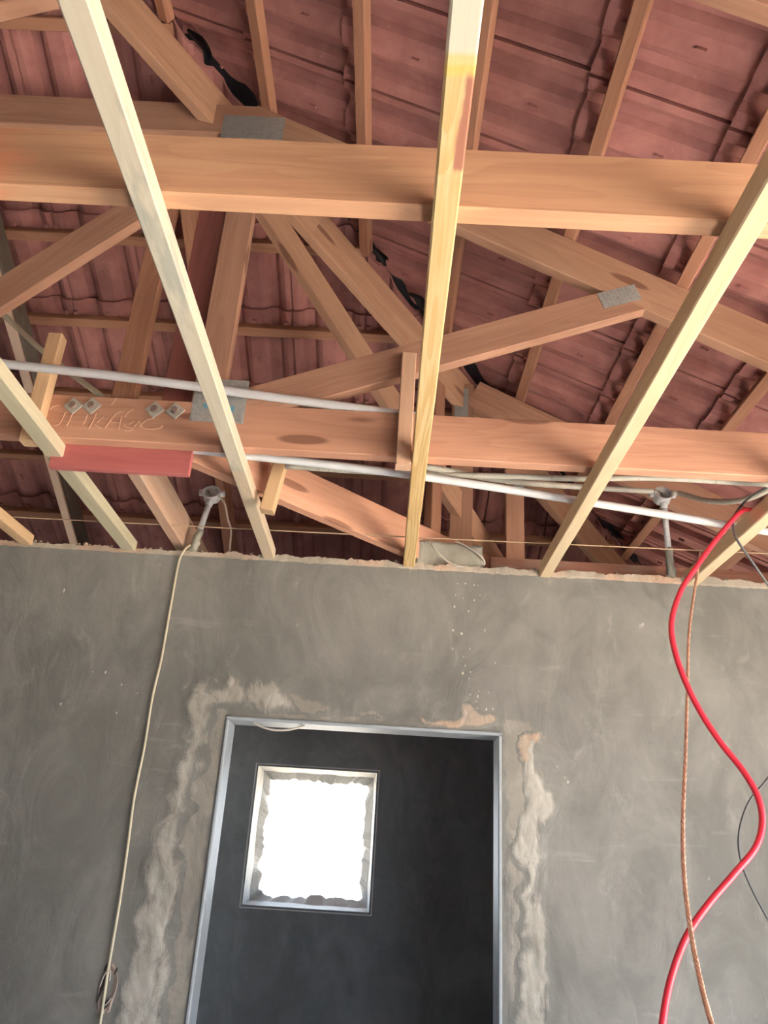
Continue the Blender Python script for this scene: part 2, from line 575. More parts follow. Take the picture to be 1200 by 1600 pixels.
def wall(name, boxes, mat, label=None):
    bm = bmesh.new()
    c = (Vector(boxes[0][0]) + Vector(boxes[0][1])) / 2
    for lo, hi in boxes:
        add_box(bm, Vector(lo) - c, Vector(hi) - c)
    return tag(link(name, mesh_of(bm, name), mat, None, Matrix.Translation(c)), label, kind='structure')


floor = tag(box('floor', (-2.35, -2.75, -0.12), (2.25, 4.35, 0.0), M_FLOOR), 'bare concrete floor of the unfinished room', kind='structure')
ground = tag(box('ground', (-22, -24, -0.4), (24, 26, -0.14), M_GROUND), 'dry bare ground outside the house', kind='structure')
wall_front = wall('wall_front', [((XL, WY, 0), (DX0, WY + WT, ZT)), ((DX1, WY, 0), (XR, WY + WT, ZT)),
                                 ((DX0, WY, DZ), (DX1, WY + WT, ZT))], M_CEM,
                  'grey cement-plastered partition wall with the doorway')
wall_left = wall('wall_left', [((XL - 0.22, -2.6, 0), (XL, 4.3, 4.58))], M_CEM)  # unseen; carried up to the roof to keep the void dim
y0, y1, z0, z1 = WR
wall_right = wall('wall_right', [((XR, -2.6, 0), (XR + 0.22, y0, 2.56)), ((XR, y1, 0), (XR + 0.22, 4.3, 2.56)),
                                 ((XR, y0, 0), (XR + 0.22, y1, z0)), ((XR, y0, z1), (XR + 0.22, y1, 2.56))], M_CEM)
x0, x1, z0, z1 = WB
rear = [((XL, -2.72, 0), (x0, -2.5, 2.56)), ((x1, -2.72, 0), (XR, -2.5, 2.56)), ((x0, -2.72, z1), (x1, -2.5, 2.56))]
rear.append(((x0, -2.72, 0), (x1, -2.5, z0)))
wall_rear = wall('wall_rear', rear, M_CEM)
bm = bmesh.new()
g0 = [bm.verts.new((XL, y, z)) for y, z in ((-2.72, 2.56), (-2.5, 2.56))]
pts = [(XL, 2.56), (XR, 2.56), (XR, 2.57), (XL, 4.60)]
bm.free()
bm = bmesh.new()
fr = [bm.verts.new((x, -2.5, z)) for x, z in pts]
bk = [bm.verts.new((x, -2.72, z)) for x, z in pts]
bm.faces.new(fr)
bm.faces.new(list(reversed(bk)))
for i in range(4):
    bm.faces.new((fr[i], bk[i], bk[(i + 1) % 4], fr[(i + 1) % 4]))
link('gable', mesh_of(bm, 'gable'), M_CEM, wall_rear)
# small room behind the doorway
wall('wall_bath_left', [((-1.12, WY + WT, 0), (-1.0, YB, 2.52))], M_CEM_BATH)
wall('wall_bath_right', [((1.0, WY + WT, 0), (1.12, YB, 2.52))], M_CEM_BATH)
# outer wall with the small window
wc = [on_y(*q, YB) for q in ((405, 1197), (590, 1207), (580, 1425), (378, 1415))]
VX0, VX1 = -0.611, -0.024
VZ0, VZ1 = 1.388, 2.004
xs_ = [XL, WO[0][0], WO[0][1], VX0, VX1, WO[1][0], WO[1][1], XR]
segs_ = [((xs_[0], YB, 0), (xs_[1], YB + 0.2, 2.77)), ((xs_[2], YB, 0), (VX0, YB + 0.2, 2.77)), ((VX1, YB, 0), (xs_[5], YB + 0.2, 2.77)),
         ((xs_[6], YB, 0), (XR, YB + 0.2, 2.77)), ((VX0, YB, 0), (VX1, YB + 0.2, VZ0)), ((VX0, YB, VZ1), (VX1, YB + 0.2, 2.77))]
for a_, b_ in WO:
    segs_ += [((a_, YB, 0), (b_, YB + 0.2, 0.95)), ((a_, YB, 2.25), (b_, YB + 0.2, 2.77))]
wall_back = wall('wall_back', segs_, M_CEM_BATH, 'plastered outer wall seen through the doorway')

# window: plaster edge coloured as daylit, reveal funnelling to a ragged edge, open to the sky
window = empty('window_1', (VX0, YB, VZ0), 'small bare window opening glaring white in the dark room behind the doorway', kind='structure')
bm = bmesh.new()
bw = 0.014
rings = []
for off, yy in ((bw, YB + 0.001), (bw, YB - 0.004), (bw * 0.75, YB - 0.006), (0.0, YB + 0.022), (0.0, YB + 0.03)):
    rings.append([bm.verts.new((x, yy, z)) for x, z in ((VX0 - off, VZ0 - off), (VX1 + off, VZ0 - off), (VX1 + off, VZ1 + off), (VX0 - off, VZ1 + off))])
for ra, rb in zip(rings, rings[1:]):
    for i in range(4):
        bm.faces.new((ra[i], ra[(i + 1) % 4], rb[(i + 1) % 4], rb[i]))
link('frame', mesh_of(bm), M_LIT_EDGE, window)  # edge of the plaster reveal, its brightness painted in
bm = bmesh.new()
NR = 120
outer, mid, inner, back = [], [], [], []


def rect_pt(t, x0, x1, z0, z1):
    per = [(x0, z0), (x1, z0), (x1, z1), (x0, z1)]
    s = t * 4
    i = int(s) % 4
    f = s - int(s)
    a, b = per[i], per[(i + 1) % 4]
    return a[0] + (b[0] - a[0]) * f, a[1] + (b[1] - a[1]) * f


for i in range(NR):
    t = i / NR
    a = rect_pt(t, VX0, VX1, VZ0, VZ1)
    outer.append(bm.verts.new((a[0], YB - 0.002, a[1])))
    j = 0.006 * noise.noise(Vector((a[0] * 9, a[1] * 9, 3)))
    b = rect_pt(t, VX0 + 0.012, VX1 - 0.012, VZ0 + 0.012, VZ1 - 0.012)
    mid.append(bm.verts.new((b[0] + j, YB + 0.11, b[1] + j)))
    n1_ = noise.noise(Vector((a[0] * 14, a[1] * 14, 7))) + 0.6 * noise.noise(Vector((a[0] * 45, a[1] * 45, 1)))
    ins = 0.045 + 0.02 * n1_
    cxz = ((VX0 + VX1) / 2, (VZ0 + VZ1) / 2)
    c = rect_pt(t, VX0 + ins, VX1 - ins, VZ0 + ins * 0.9, VZ1 - ins)
    inner.append(bm.verts.new((c[0], YB + 0.15 + 0.01 * n1_, c[1])))
    back.append(bm.verts.new((c[0] * 0.98 + cxz[0] * 0.02, YB + 0.2, c[1])))
for ra, rb in ((outer, mid), (mid, inner), (inner, back)):
    for i in range(NR):
        bm.faces.new((ra[i], ra[(i + 1) % NR], rb[(i + 1) % NR], rb[i]))
link('reveal', mesh_of(bm), M_REVEAL, window)

# door frame: thin pressed-steel lining
door = empty('door_1', (DX0, WY, 0), 'thin steel frame lining the doorless opening', kind='structure')
FT = 0.011
jl = box('jamb', (DX0, WY - 0.006, 0.0), (DX0 + FT, WY + WT + 0.004, DZ - FT), M_STEEL, door, 0.003)
jr = box('jamb', (DX1 - FT, WY - 0.006, 0.0), (DX1, WY + WT + 0.004, DZ - FT), M_STEEL, door, 0.003)
box('head', (DX0, WY - 0.006, DZ - FT), (DX1, WY + WT + 0.004, DZ), M_STEEL, door, 0.003)


# ------------------------------------------------------------------ mortar patches and crumbs on the partition
def inside(poly, x, z):
    c = False
    n = len(poly)
    for i in range(n):
        (x0, z0), (x1, z1) = poly[i], poly[(i + 1) % n]
        if (z0 > z) != (z1 > z) and x < (x1 - x0) * (z - z0) / (z1 - z0) + x0:
            c = not c
    return c


def edge_dist(poly, x, z):
    d = 9
    for i in range(len(poly)):
        (x0, z0), (x1, z1) = poly[i], poly[(i + 1) % len(poly)]
        dx, dz = x1 - x0, z1 - z0
        t = max(0, min(1, ((x - x0) * dx + (z - z0) * dz) / (dx * dx + dz * dz + 1e-9)))
        d = min(d, math.hypot(x - x0 - dx * t, z - z0 - dz * t))
    return d


def patch(pix, mat, thick, step=0.008, jag=0.02, name='mortar_patch', seed=0.0, soft=0.04, lift=0.0):
    """built-up plaster: an irregular low relief that feathers out into the wall; attribute w = how built up it is"""
    poly = [(p.x, p.z) for p in (on_y(*q, WY) for q in pix)]
    xs, zs = [p[0] for p in poly], [p[1] for p in poly]
    lx, hx, lz, hz = min(xs) - 0.03, max(xs) + 0.03, min(zs) - 0.03, max(zs) + 0.03
    nx, nz = int((hx - lx) / step) + 1, int((hz - lz) / step) + 1
    bm = bmesh.new()
    lay_ = bm.verts.layers.float.new('w')
    V, W = {}, []
    for i in range(nx + 1):
        for k in range(nz + 1):
            x, z = lx + i * step, lz + k * step
            if DX0 + 0.004 < x < DX1 - 0.004 and z < DZ - 0.004:
                continue
            wx = x + jag * noise.noise(Vector((x * 16, z * 16, 2 + seed)))
            wz = z + jag * noise.noise(Vector((x * 16, z * 16, 9 + seed)))
            if not inside(poly, wx, wz):
                continue
            e = min(1.0, edge_dist(poly, wx, wz) / soft)
            n = 0.6 + 0.5 * noise.noise(Vector((x * 20 + z * 8, z * 14, seed))) + 0.4 * noise.noise(Vector((x * 55, z * 34 + x * 20, 5 + seed)))
            h = (e * e * (3 - 2 * e)) * thick * max(0.0, n)
            V[i, k] = bm.verts.new((x, WY - 0.0006 - lift - h, z))
            W.append((e * (0.55 + 0.45 * min(1.2, max(0, n)))))
    for v, w_ in zip(V.values(), W):
        v[lay_] = w_
    for i in range(nx):
        for k in range(nz):
            q = [(i, k), (i + 1, k), (i + 1, k + 1), (i, k + 1)]
            if all(t in V for t in q):
                bm.faces.new([V[t] for t in q])
    for v in list(bm.verts):
        if not v.link_faces:
            bm.verts.remove(v)
    return link(name, mesh_of(bm, name, True), mat, wall_front)


# smooth made-good band round the frame, then the rough mortar left on it
patch([(165, 1660), (190, 1500), (215, 1380), (240, 1280), (275, 1160), (290, 1060), (345, 1050), (480, 1085), (560, 1110), (790, 1125), (790, 1142), (560, 1133), (372, 1124), (358, 1150), (335, 1300), (312, 1480), (296, 1660)],
      M_PATCH_FINE, 0.0008, 0.010, 0.03, seed=3, soft=0.03)
patch([(158, 1660), (186, 1520), (203, 1430), (220, 1350), (250, 1250), (272, 1180), (280, 1100), (290, 1058), (312, 1048), (336, 1062), (350, 1030), (372, 1038), (392, 1054), (432, 1058), (460, 1082), (475, 1108),
       (520, 1108), (590, 1112), (600, 1126), (480, 1124), (385, 1116), (346, 1122), (328, 1180), (308, 1240), (296, 1310), (288, 1400), (278, 1500), (264, 1600), (256, 1660)],
      M_PATCH, 0.008, 0.006, 0.035, seed=1, soft=0.055, lift=0.0004)
patch([(640, 1116), (700, 1120), (718, 1114), (722, 1102), (738, 1096), (752, 1110), (780, 1116), (786, 1136), (740, 1142), (660, 1136)],
      M_PATCH_CLAY, 0.006, 0.005, 0.014, seed=5, soft=0.02, lift=0.0004)
patch([(778, 1120), (830, 1115), (855, 1150), (850, 1400), (860, 1660), (788, 1660), (786, 1350)], M_PATCH_FINE, 0.0008, 0.010, 0.02, seed=6, soft=0.03)
patch([(812, 1146), (830, 1136), (850, 1145), (850, 1190), (850, 1215), (878, 1232), (872, 1262), (862, 1290), (850, 1330), (846, 1400), (862, 1440),
       (866, 1520), (868, 1560), (876, 1660), (798, 1660), (806, 1480), (810, 1380), (798, 1330), (802, 1280), (816, 1250), (814, 1200)],
      M_PATCH, 0.007, 0.005, 0.03, seed=7, soft=0.035, lift=0.0004)
patch([(806, 1150), (818, 1138), (848, 1140), (850, 1162), (832, 1178), (826, 1200), (808, 1190)], M_PATCH_CLAY, 0.006, 0.005, 0.02, seed=8, soft=0.025, lift=0.0008)

# white splashes running down the wall above the doorway's right end, and a few scuffs
bm = bmesh.new()


def add_blob(bm, c, r, flat=0.4, stretch=1.4):
    v0 = bmesh.ops.create_icosphere(bm, subdivisions=1, radius=1.0)['verts']
    for v in v0:
        k = 1 + 0.35 * noise.noise(v.co * 2 + Vector(c) * 30)
        v.co = Vector((v.co.x * r * k, v.co.y * r * flat, v.co.z * r * stretch * k)) + Vector(c)


for q in ((715, 912), (727, 912), (741, 914), (747, 915), (712, 930), (724, 935), (741, 938), (750, 930), (710, 948), (732, 955), (721, 990), (708, 985),
          (724, 1026), (727, 1040), (734, 1014), (735, 1050), (733, 1060), (733, 1072), (734, 1085), (732, 1092), (744, 1096), (746, 1088), (748, 1080),
          (763, 1082), (707, 1014), (723, 1052), (774, 1036), (870, 1198), (882, 1215), (887, 1222), (745, 1108), (760, 1108), (770, 1108), (100, 923),
          (190, 1070), (145, 1050), (165, 1050), (95, 1100), (182, 1114), (215, 1083), (213, 1155), (293, 1070), (283, 1170), (282, 1152), (250, 882)):
    p = on_y(*q, WY)
    add_blob(bm, (p.x, WY - 0.0005, p.z), 0.0018 + 0.0036 * R() ** 2, 0.4, 1.0 + 0.9 * R())
link('plaster_splash', mesh_of(bm), M_SPLASH, wall_front)['kind'] = 'stuff'

# crumbling top of the wall
bm = bmesh.new()
N = 460
xs = [XL + (XR - XL) * i / N for i in range(N + 1)]


def top_z(x):
    big = 0.010 * noise.noise(Vector((x * 5, 0, 1))) + 0.010 * noise.noise(Vector((x * 17, 4, 1)))
    jag_ = 0.007 * noise.noise(Vector((x * 70, 2, 1)))
    return ZT + 0.010 + 0.004 * x + big + jag_


rows = []
for x in xs:
    zt = max(ZT + 0.001, top_z(x))
    f = 0.004 + 0.006 * abs(noise.noise(Vector((x * 30, 8, 8))))
    rows.append([bm.verts.new(v) for v in ((x, WY + 0.001, ZT - 0.014 - 0.008 * abs(noise.noise(Vector((x * 22, 3, 3))))), (x, WY - f * 0.6, ZT - 0.006),
                                           (x, WY - f, zt - 0.003), (x, WY + 0.012, zt), (x, WY + 0.06, zt - 0.006 + 0.01 * noise.noise(Vector((x * 25, 9, 0)))),
                                           (x, WY + WT, ZT))])
for a, b in zip(rows, rows[1:]):
    for k in range(5):
        bm.faces.new((a[k], b[k], b[k + 1], a[k + 1]))
link('mortar_edge', mesh_of(bm, 'mortar_edge'), M_EDGE, wall_front)
bm = bmesh.new()
for i in range(210):
    x = XL + 0.3 + 3.6 * R()
    rr = 0.003 + 0.007 * R() * R()
    add_blob(bm, (x, WY + 0.002 + 0.03 * R(), ZT + 0.010 + 0.004 * x + 0.006 * R()), rr, 1.0, 1.0)
link('mortar_crumb', mesh_of(bm), M_EDGE, wall_front)['kind'] = 'stuff'

# lump of mortar packed round the hip truss foot
bm = bmesh.new()
add_box(bm, (0.072, WY + 0.012, 2.545), (0.315, WY + 0.10, 2.652))
bmesh.ops.subdivide_edges(bm, edges=list(bm.edges), cuts=9, use_grid_fill=True)
for v in bm.verts:
    v.co += Vector((1, 1, 1)) * 0.0
    v.co.z += 0.008 * noise.noise(v.co * 18) - max(0, v.co.x - 0.2) * 0.10 * (v.co.z > 2.57)
    v.co.y += 0.012 * noise.noise(v.co * 14 + Vector((3, 3, 3)))
    v.co.x += 0.014 * noise.noise(v.co * 20 + Vector((8, 1, 2)))
link('mortar_lump', mesh_of(bm, 'lump', True), M_LUMP, wall_front)

# broken-out socket hole with a clay edge, low on the left of the wall
p = on_y(168, 1545, WY)
bm = bmesh.new()
rings = []
for j, (rx, rz, yy) in enumerate(((0.027, 0.066, 0.001), (0.023, 0.058, -0.005), (0.018, 0.048, -0.002), (0.013, 0.036, 0.001))):
    ring = []
    for i in range(28):
        a = 2 * math.pi * i / 28
        k = 1 + 0.22 * noise.noise(Vector((math.cos(a) * 2, math.sin(a) * 2, j * 0.4)))
        ring.append(bm.verts.new((p.x + rx * k * math.cos(a), WY + yy, p.z + rz * k * math.sin(a))))
    rings.append(ring)
for a, b in zip(rings, rings[1:]):
    for i in range(28):
        bm.faces.new((a[i], a[(i + 1) % 28], b[(i + 1) % 28], b[i]))
bm.faces.new(rings[-1])
hole = link('socket_rim', mesh_of(bm), simple('socket_mortar', (0.30, 0.24, 0.21), 0.9, bump=0.6, scale=60), wall_front)
bm = bmesh.new()
for dx, dz, rx, rz in ((-0.012, 0.018, 0.0045, 0.026), (-0.017, -0.012, 0.0035, 0.024), (0.006, -0.036, 0.006, 0.012), (0.017, 0.045, 0.003, 0.010), (-0.014, 0.052, 0.0035, 0.010)):
    vs = [bm.verts.new((p.x + dx + rx * math.cos(t * math.pi / 5) + 0.25 * rz * math.sin(t * math.pi / 5), WY - 0.0062, p.z + dz + rz * math.sin(t * math.pi / 5))) for t in range(10)]
    bm.faces.new(vs)
link('socket_gap_shade', mesh_of(bm), M_GAP_SHADE, wall_front)  # flat dark ellipses: the shade in the gaps, painted over the rim
tube('socket_wire', spline([(p.x - 0.02, WY - 0.008, p.z + 0.005), (p.x - 0.012, WY - 0.012, p.z + 0.035), (p.x + 0.002, WY - 0.012, p.z + 0.045),
                            (p.x + 0.006, WY - 0.011, p.z + 0.02)]), 0.0016, M_WHITE_CABLE, wall_front, 6)
tube('socket_wire', spline([(p.x + 0.0, WY - 0.008, p.z - 0.04), (p.x + 0.009, WY - 0.012, p.z - 0.034), (p.x + 0.018, WY - 0.010, p.z - 0.02)]), 0.0015, M_WHITE_CABLE, wall_front, 6)

# ------------------------------------------------------------------ the roof: two slopes of concrete tiles meeting at a hip
CS, SN = 2 / math.sqrt(5), 1 / math.sqrt(5)
ZB0, ZA0, HIP = 3.595, 4.855, 2.52        # plane B: z = ZB0 - x/2 (falls to the right); plane A: z = ZA0 - y/2 (falls away)


def PB(s, y, h=0.0):
    return Vector((s * CS + h * SN, y, ZB0 - s * SN + h * CS))


def PA(s, x, h=0.0):
    return Vector((x, s * CS + h * SN, ZA0 - s * SN + h * CS))


roof_b = empty('roof', PB(0, 1.0, 0.04), 'red concrete tile roof slope falling to the right', kind='structure')
roof_a = empty('roof', PA(2.6, -1.0, 0.04), 'red concrete tile roof slope falling away beyond the partition', kind='structure')
GA, GB = 0.3495, 0.3645
SA = [1.911 + GA * k for k in range(-5, 10)]
SB = [-0.200 + GB * k for k in range(-6, 8)]

# roof battens
for s in SB:
    X = s * CS
    if X < XL + 0.02 or X > 2.3:
        continue
    ye = min(4.6, X + HIP)
    timber('roof_batten', PB(s, -2.49, 0.019), PB(s, ye, 0.019), 0.038, 0.038, M_ROOFBAT, roof_b, up=(SN, 0, CS))
for s in SA:
    Y = s * CS
    xe = min(1.98, Y - HIP)
    if xe < XL + 0.1 or Y > 4.09:
        continue
    timber('roof_batten', PA(s, XL + 0.01, 0.019), PA(s, xe, 0.019), 0.038, 0.038, M_ROOFBAT, roof_a, up=(0, SN, CS))

U = [0, 0.022, 0.040, 0.055, 0.085, 0.100, 0.118, 0.172, 0.192, 0.207, 0.237, 0.252, 0.270, 0.288, 0.300, 0.326]
PR = [0, 0, 0.010, 0.030, 0.030, 0.010, 0, 0, 0.010, 0.030, 0.030, 0.010, 0, 0, 0.0175, 0.0175]
TL, TTH = 0.445, 0.0145


def tile_bm(L=TL):
    """local x across (0..0.326), y down the slope (0..L), z up; two rolls, side lap, hanging nibs"""
    bm = bmesh.new()
    cols = []
    for u, p in zip(U, PR):
        c = []
        for v in (0.0, L):
            t = 0.0195 * v / 0.35
            c += [bm.verts.new((u, v, p + t)), bm.verts.new((u, v, p + t + TTH))]
        cols.append(c)
    for a, b in zip(cols, cols[1:]):
        bm.faces.new((a[0], a[2], b[2], b[0]))
        bm.faces.new((a[1], b[1], b[3], a[3]))
        bm.faces.new((a[0], b[0], b[1], a[1]))
        bm.faces.new((a[2], a[3], b[3], b[2]))
    for c in (cols[0], cols[-1]):
        bm.faces.new((c[0], c[1], c[3], c[2]))
    return bm


NIBS = ((0.135, 0.004), (0.165, 0.004))


def with_nibs(bm):
    for u in (0.0, 0.134, 0.262):
        add_box(bm, (u, 0.042, -0.012), (u + 0.014, 0.056, 0.006))
    for u in (0.142,):                                   # stacking ribs half way down the underside
        add_box(bm, (u, 0.222, 0.004), (u + 0.007, 0.246, 0.016))
    return bm


full_tile = mesh_of(with_nibs(tile_bm()), 'tile')
full_tile.materials.append(M_TILE)


def frame_b(s, y):
    o = PB(s, y, 0.0385)
    return Matrix(((0, CS, SN, o.x), (1, 0, 0, o.y), (0, -SN, CS, o.z), (0, 0, 0, 1)))


def frame_a(s, x):
    o = PA(s, x, 0.0385)
    return Matrix(((1, 0, 0, o.x), (0, CS, SN, o.y), (0, -SN, CS, o.z), (0, 0, 0, 1)))


def lay(plane, roof, svals, lo, hi, frame):
    rest = bmesh.new()
    count = 0
    for ri, s in enumerate(svals):
        s0 = s - 0.078
        n = int((hi - lo) / 0.298) + 1
        for i in range(n):
            w = lo + i * 0.298
            M = frame(s0, w)
            cs = [M @ Vector(c) for c in ((0, 0, 0), (0.326, 0, 0), (0.326, TL, 0), (0, TL, 0))]
            sgn = 1 if plane == 'A' else -1
            ds = [sgn * (c.y - c.x - HIP) for c in cs]
            if max(ds) < 0.03:
                continue
            if min(c.x for c in cs) > 2.35 or min(c.y for c in cs) > 4.75 or max(c.x for c in cs) < XL - 0.1:
                continue
            cut = min(ds) < 0.05
            ctr = M @ Vector((0.16, 0.2, 0))
            px, py = project(ctr)
            vis = -110 < px < 1310 and -110 < py < 935
            me = full_tile
            if cut:
                b2 = with_nibs(tile_bm())
                b2.transform(M)
                off = 0.006 + 0.024 * R()
                ang = (R() - 0.5) * 0.22
                nrm = Vector((-1 + ang, 1 + ang, 0)).normalized() * sgn
                midp = ctr.copy()
                t = (midp.y - midp.x - HIP) / 2
                base = Vector((midp.x + t, midp.y - t, 0)) + Vector((-1, 1, 0)).normalized() * sgn * off
                r = bmesh.ops.bisect_plane(b2, geom=list(b2.verts) + list(b2.edges) + list(b2.faces), plane_co=base, plane_no=nrm, clear_inner=True)
                ed = [e for e in r['geom_cut'] if isinstance(e, bmesh.types.BMEdge)]
                if ed:
                    bmesh.ops.holes_fill(b2, edges=ed)
                if not b2.verts:
                    b2.free()
                    continue
                b2.transform(M.inverted())
                if vis:
                    me = mesh_of(b2, 'tile')
                    me.materials.append(M_TILE)
                else:
                    tmp = mesh_of(b2, 'tmp')
                    tmp.transform(M)
                    rest.from_mesh(tmp)
                    continue
            if vis:
                jit = Matrix.Rotation((R() - 0.5) * 0.012, 4, 'Z')
                o = link('tile', me, None, roof, M @ jit)
                count += 1
            else:
                tmp = full_tile.copy()
                tmp.transform(M)
                rest.from_mesh(tmp)
                bpy.data.meshes.remove(tmp)
    if rest.verts:
        o = link('tile_field', mesh_of(rest, 'tile_field'), M_TILE, roof)
        o['kind'] = 'stuff'
    print('tiles', plane, count)


lay('B', roof_b, SB, -2.8, 4.7, frame_b)
lay('A', roof_a, SA, XL - 0.15, 2.2, frame_a)


# black plastic laid along the hip under the cap tiles
def hip_pt(x, off, h):
    base = Vector((x, x + HIP, ZB0 - 0.5 * x + h))
    return base + Vector((1, -1, 0)).normalized() * off - Vector((0, 0, abs(off) * 0.30))


bm = bmesh.new()
rows = []
for i in range(120):
    x = -2.1 + 4.1 * i / 119
    row = []
    for off in (-0.16, -0.11, -0.06, -0.02, 0.02, 0.06, 0.11, 0.16):
        h = 0.108 + (0.012 * noise.noise(Vector((x * 9, off * 12, 0))) + 0.006 * noise.noise(Vector((x * 30, off * 30, 4)))) * (1 if abs(off) < 0.12 else 0.3)
        row.append(bm.verts.new(hip_pt(x, off, h)))
    rows.append(row)
for a, b in zip(rows, rows[1:]):
    for k in range(7):
        bm.faces.new((a[k], b[k], b[k + 1], a[k + 1]))
link('hip_lining', mesh_of(bm, 'hip_lining', True), M_PLASTIC, roof_b)
# scraps of the same sheet hanging into the gap beside the hip timber
for cx_, lx_ in ((-0.745, 0.07), (-0.37, 0.09), (-0.135, 0.06), (0.02, 0.06), (1.05, 0.10)):
    bm = bmesh.new()
    rows = []
    for i in range(9):
        x = cx_ + lx_ * (i / 8 - 0.5)
        row = []
        for k in range(5):
            off = 0.010 + 0.009 * k * (0.3 + math.sin(math.pi * (i + 0.6) / 9.2))
            h = 0.052 + 0.012 * noise.noise(Vector((x * 40, k * 0.7, cx_ * 9)))
            row.append(bm.verts.new(hip_pt(x, off, h)))
        rows.append(row)
    for a, b in zip(rows, rows[1:]):
        for k in range(4):
            bm.faces.new((a[k], b[k], b[k + 1], a[k + 1]))
    r = bmesh.ops.solidify(bm, geom=list(bm.faces), thickness=0.0008)
    link('plastic_scrap', mesh_of(bm, 'plastic_scrap', True), M_PLASTIC, roof_b)

# ------------------------------------------------------------------ trusses
TW = 0.038
PLY = TW * 0.94


def nail_plate(parent, cx, cz, w, h, Y, ang=0.0, mat=M_PLATE, inked=False):
    """pressed tooth plate lying on the face of a truss"""
    bm = bmesh.new()
    add_box(bm, (-w / 2, 0, -h / 2), (w / 2, 0.0016, h / 2))
    nx, nz = max(3, int(w / 0.011)), max(3, int(h / 0.016))
    for i in range(nx):
        for k in range(nz):
            x = -w / 2 + (i + 0.5) * w / nx
            z = -h / 2 + (k + 0.5) * h / nz + (0.003 if i % 2 else -0.003)
            add_box(bm, (x - 0.0018, -0.0014, z - 0.004), (x + 0.0018, 0.0, z + 0.004))
    M = Matrix.Translation((cx, Y - 0.0016, cz)) @ Matrix.Rotation(ang, 4, 'Y')
    o = link('nail_plate', mesh_of(bm), mat, parent, M)
    if inked:
        for dx, dz in ((-0.034, -0.018), (0.036, -0.026)):
            bm = bmesh.new()
            vs = [bm.verts.new((dx + (0.006 + 0.004 * (i % 2)) * math.cos(i * math.pi / 5), -0.0019, dz + (0.006 + 0.003 * (i % 3)) * math.sin(i * math.pi / 5))) for i in range(10)]
            bm.faces.new(vs)
            link('ink_stamp', mesh_of(bm), M_BLUE, o, M)
    return o


CH = 0.133
ZC = 2.583           # underside of the bottom chords
CX0, CX1 = XL + 0.005, XR - 0.005

# --- near truss (the big golden chord across the top of the picture)
t1 = empty('roof_truss', (0, 1.0, ZC), 'roof truss nearest the camera, with the long golden-orange bottom chord', 'truss')
timber('bottom_chord', (CX0, 1.0, ZC + 0.066), (CX1, 1.0, ZC + 0.066), TW, 0.132, M_CHORD_UP, t1)
dz = 0.066 / CS
timber('top_chord', (-2.05, 1.0, ZB0 + 1.025 - dz), (1.96, 1.0, ZB0 - 0.98 - dz), TW, 0.13, M_WEB, t1, up=(SN, 0, CS))
timber('web', (-1.45, 1.0, 2.795), (-0.10, 1.0, 3.40), PLY, 0.10, M_WEB, t1)
timber('post', (-2.0, 1.0, 2.71), (-2.0, 1.0, 4.45), PLY, 0.09, M_WEB, t1, up=(1, 0, 0))

# --- girder truss with the flat top (pinkish chord just in front of the partition)
Y2 = 1.874
YF = Y2 - TW / 2
t2 = empty('roof_truss', (0, Y2, ZC), 'flat-topped girder truss with the salmon bottom chord bearing chalk writing and square washers', 'truss')
timber('bottom_chord', (CX0, Y2, ZC + 0.066), (CX1, Y2, ZC + 0.066), TW, CH, M_CHORD, t2)
timber('top_chord', (CX0, Y2, 3.79), (-0.50, Y2, 3.79), TW, 0.13, M_WEB, t2, label='flat top chord')
timber('top_chord', (-0.56, Y2, ZB0 + 0.28 - dz), (1.96, Y2, ZB0 - 0.98 - dz), TW, 0.13, wood('rafter_pine', (0.45, 0.27, 0.18), (0.33, 0.175, 0.115), knots=0.7), t2, up=(SN, 0, CS), label='sloping top chord')
timber('web', (-0.50, Y2, 2.69), (0.70, Y2, 3.165), PLY, 0.098, M_WEB, t2)
timber('web', (-1.52, Y2, 2.70), (-0.56, Y2, 3.70), PLY, 0.098, M_WEB, t2)
timber('post', (-0.532, Y2, 2.70), (-0.532, Y2, 3.74), PLY, 0.086, M_WEB, t2, up=(1, 0, 0))
timber('post', (-0.622, Y2 + 0.045, 2.60), (-0.622, Y2 + 0.045, 3.80), 0.034, 0.10, M_MAROON, t2, up=(1, 0, 0), label='dark maroon post behind')
timber('post', (-0.775, Y2 + 0.03, 2.62), (-0.775, Y2 + 0.03, 3.76), 0.036, 0.066, M_ROOFBAT, t2, up=(1, 0, 0))
timber('packing_board', (-0.935, Y2 + 0.032, 2.565), (-0.560, Y2 + 0.032, 2.565), 0.022, 0.100, M_RED, t2, label='red painted board below the chord')
nail_plate(t2, -0.535, 3.755, 0.20, 0.10, YF)
nail_plate(t2, -0.497, 2.722, 0.145, 0.135, YF, inked=True)
nail_plate(t2, 0.612, 3.147, 0.118, 0.055, YF, ang=-0.36)
for q in ((115, 635), (144, 635), (242, 641), (274, 643)):
    c = on_y(*q, YF)
    a = random.uniform(0.5, 0.9)
    bm = bmesh.new()
    add_box(bm, (-0.019, -0.002, -0.019), (0.019, 0.002, 0.019))
    bmesh.ops.bevel(bm, geom=list(bm.edges), offset=0.001, segments=1, affect='EDGES')
    M = Matrix.Translation((c.x, YF - 0.003, c.z)) @ Matrix.Rotation(a, 4, 'Y')
    w_ = link('washer', mesh_of(bm), M_WASHER, t2, M)
    bm = bmesh.new()
    bmesh.ops.create_cone(bm, cap_ends=True, segments=6, radius1=0.0105, radius2=0.0095, depth=0.009)
    link('bolt_head', mesh_of(bm), M_BOLT, w_, Matrix.Translation((c.x, YF - 0.0093, c.z)) @ Matrix.Rotation(math.pi / 2, 4, 'X'))
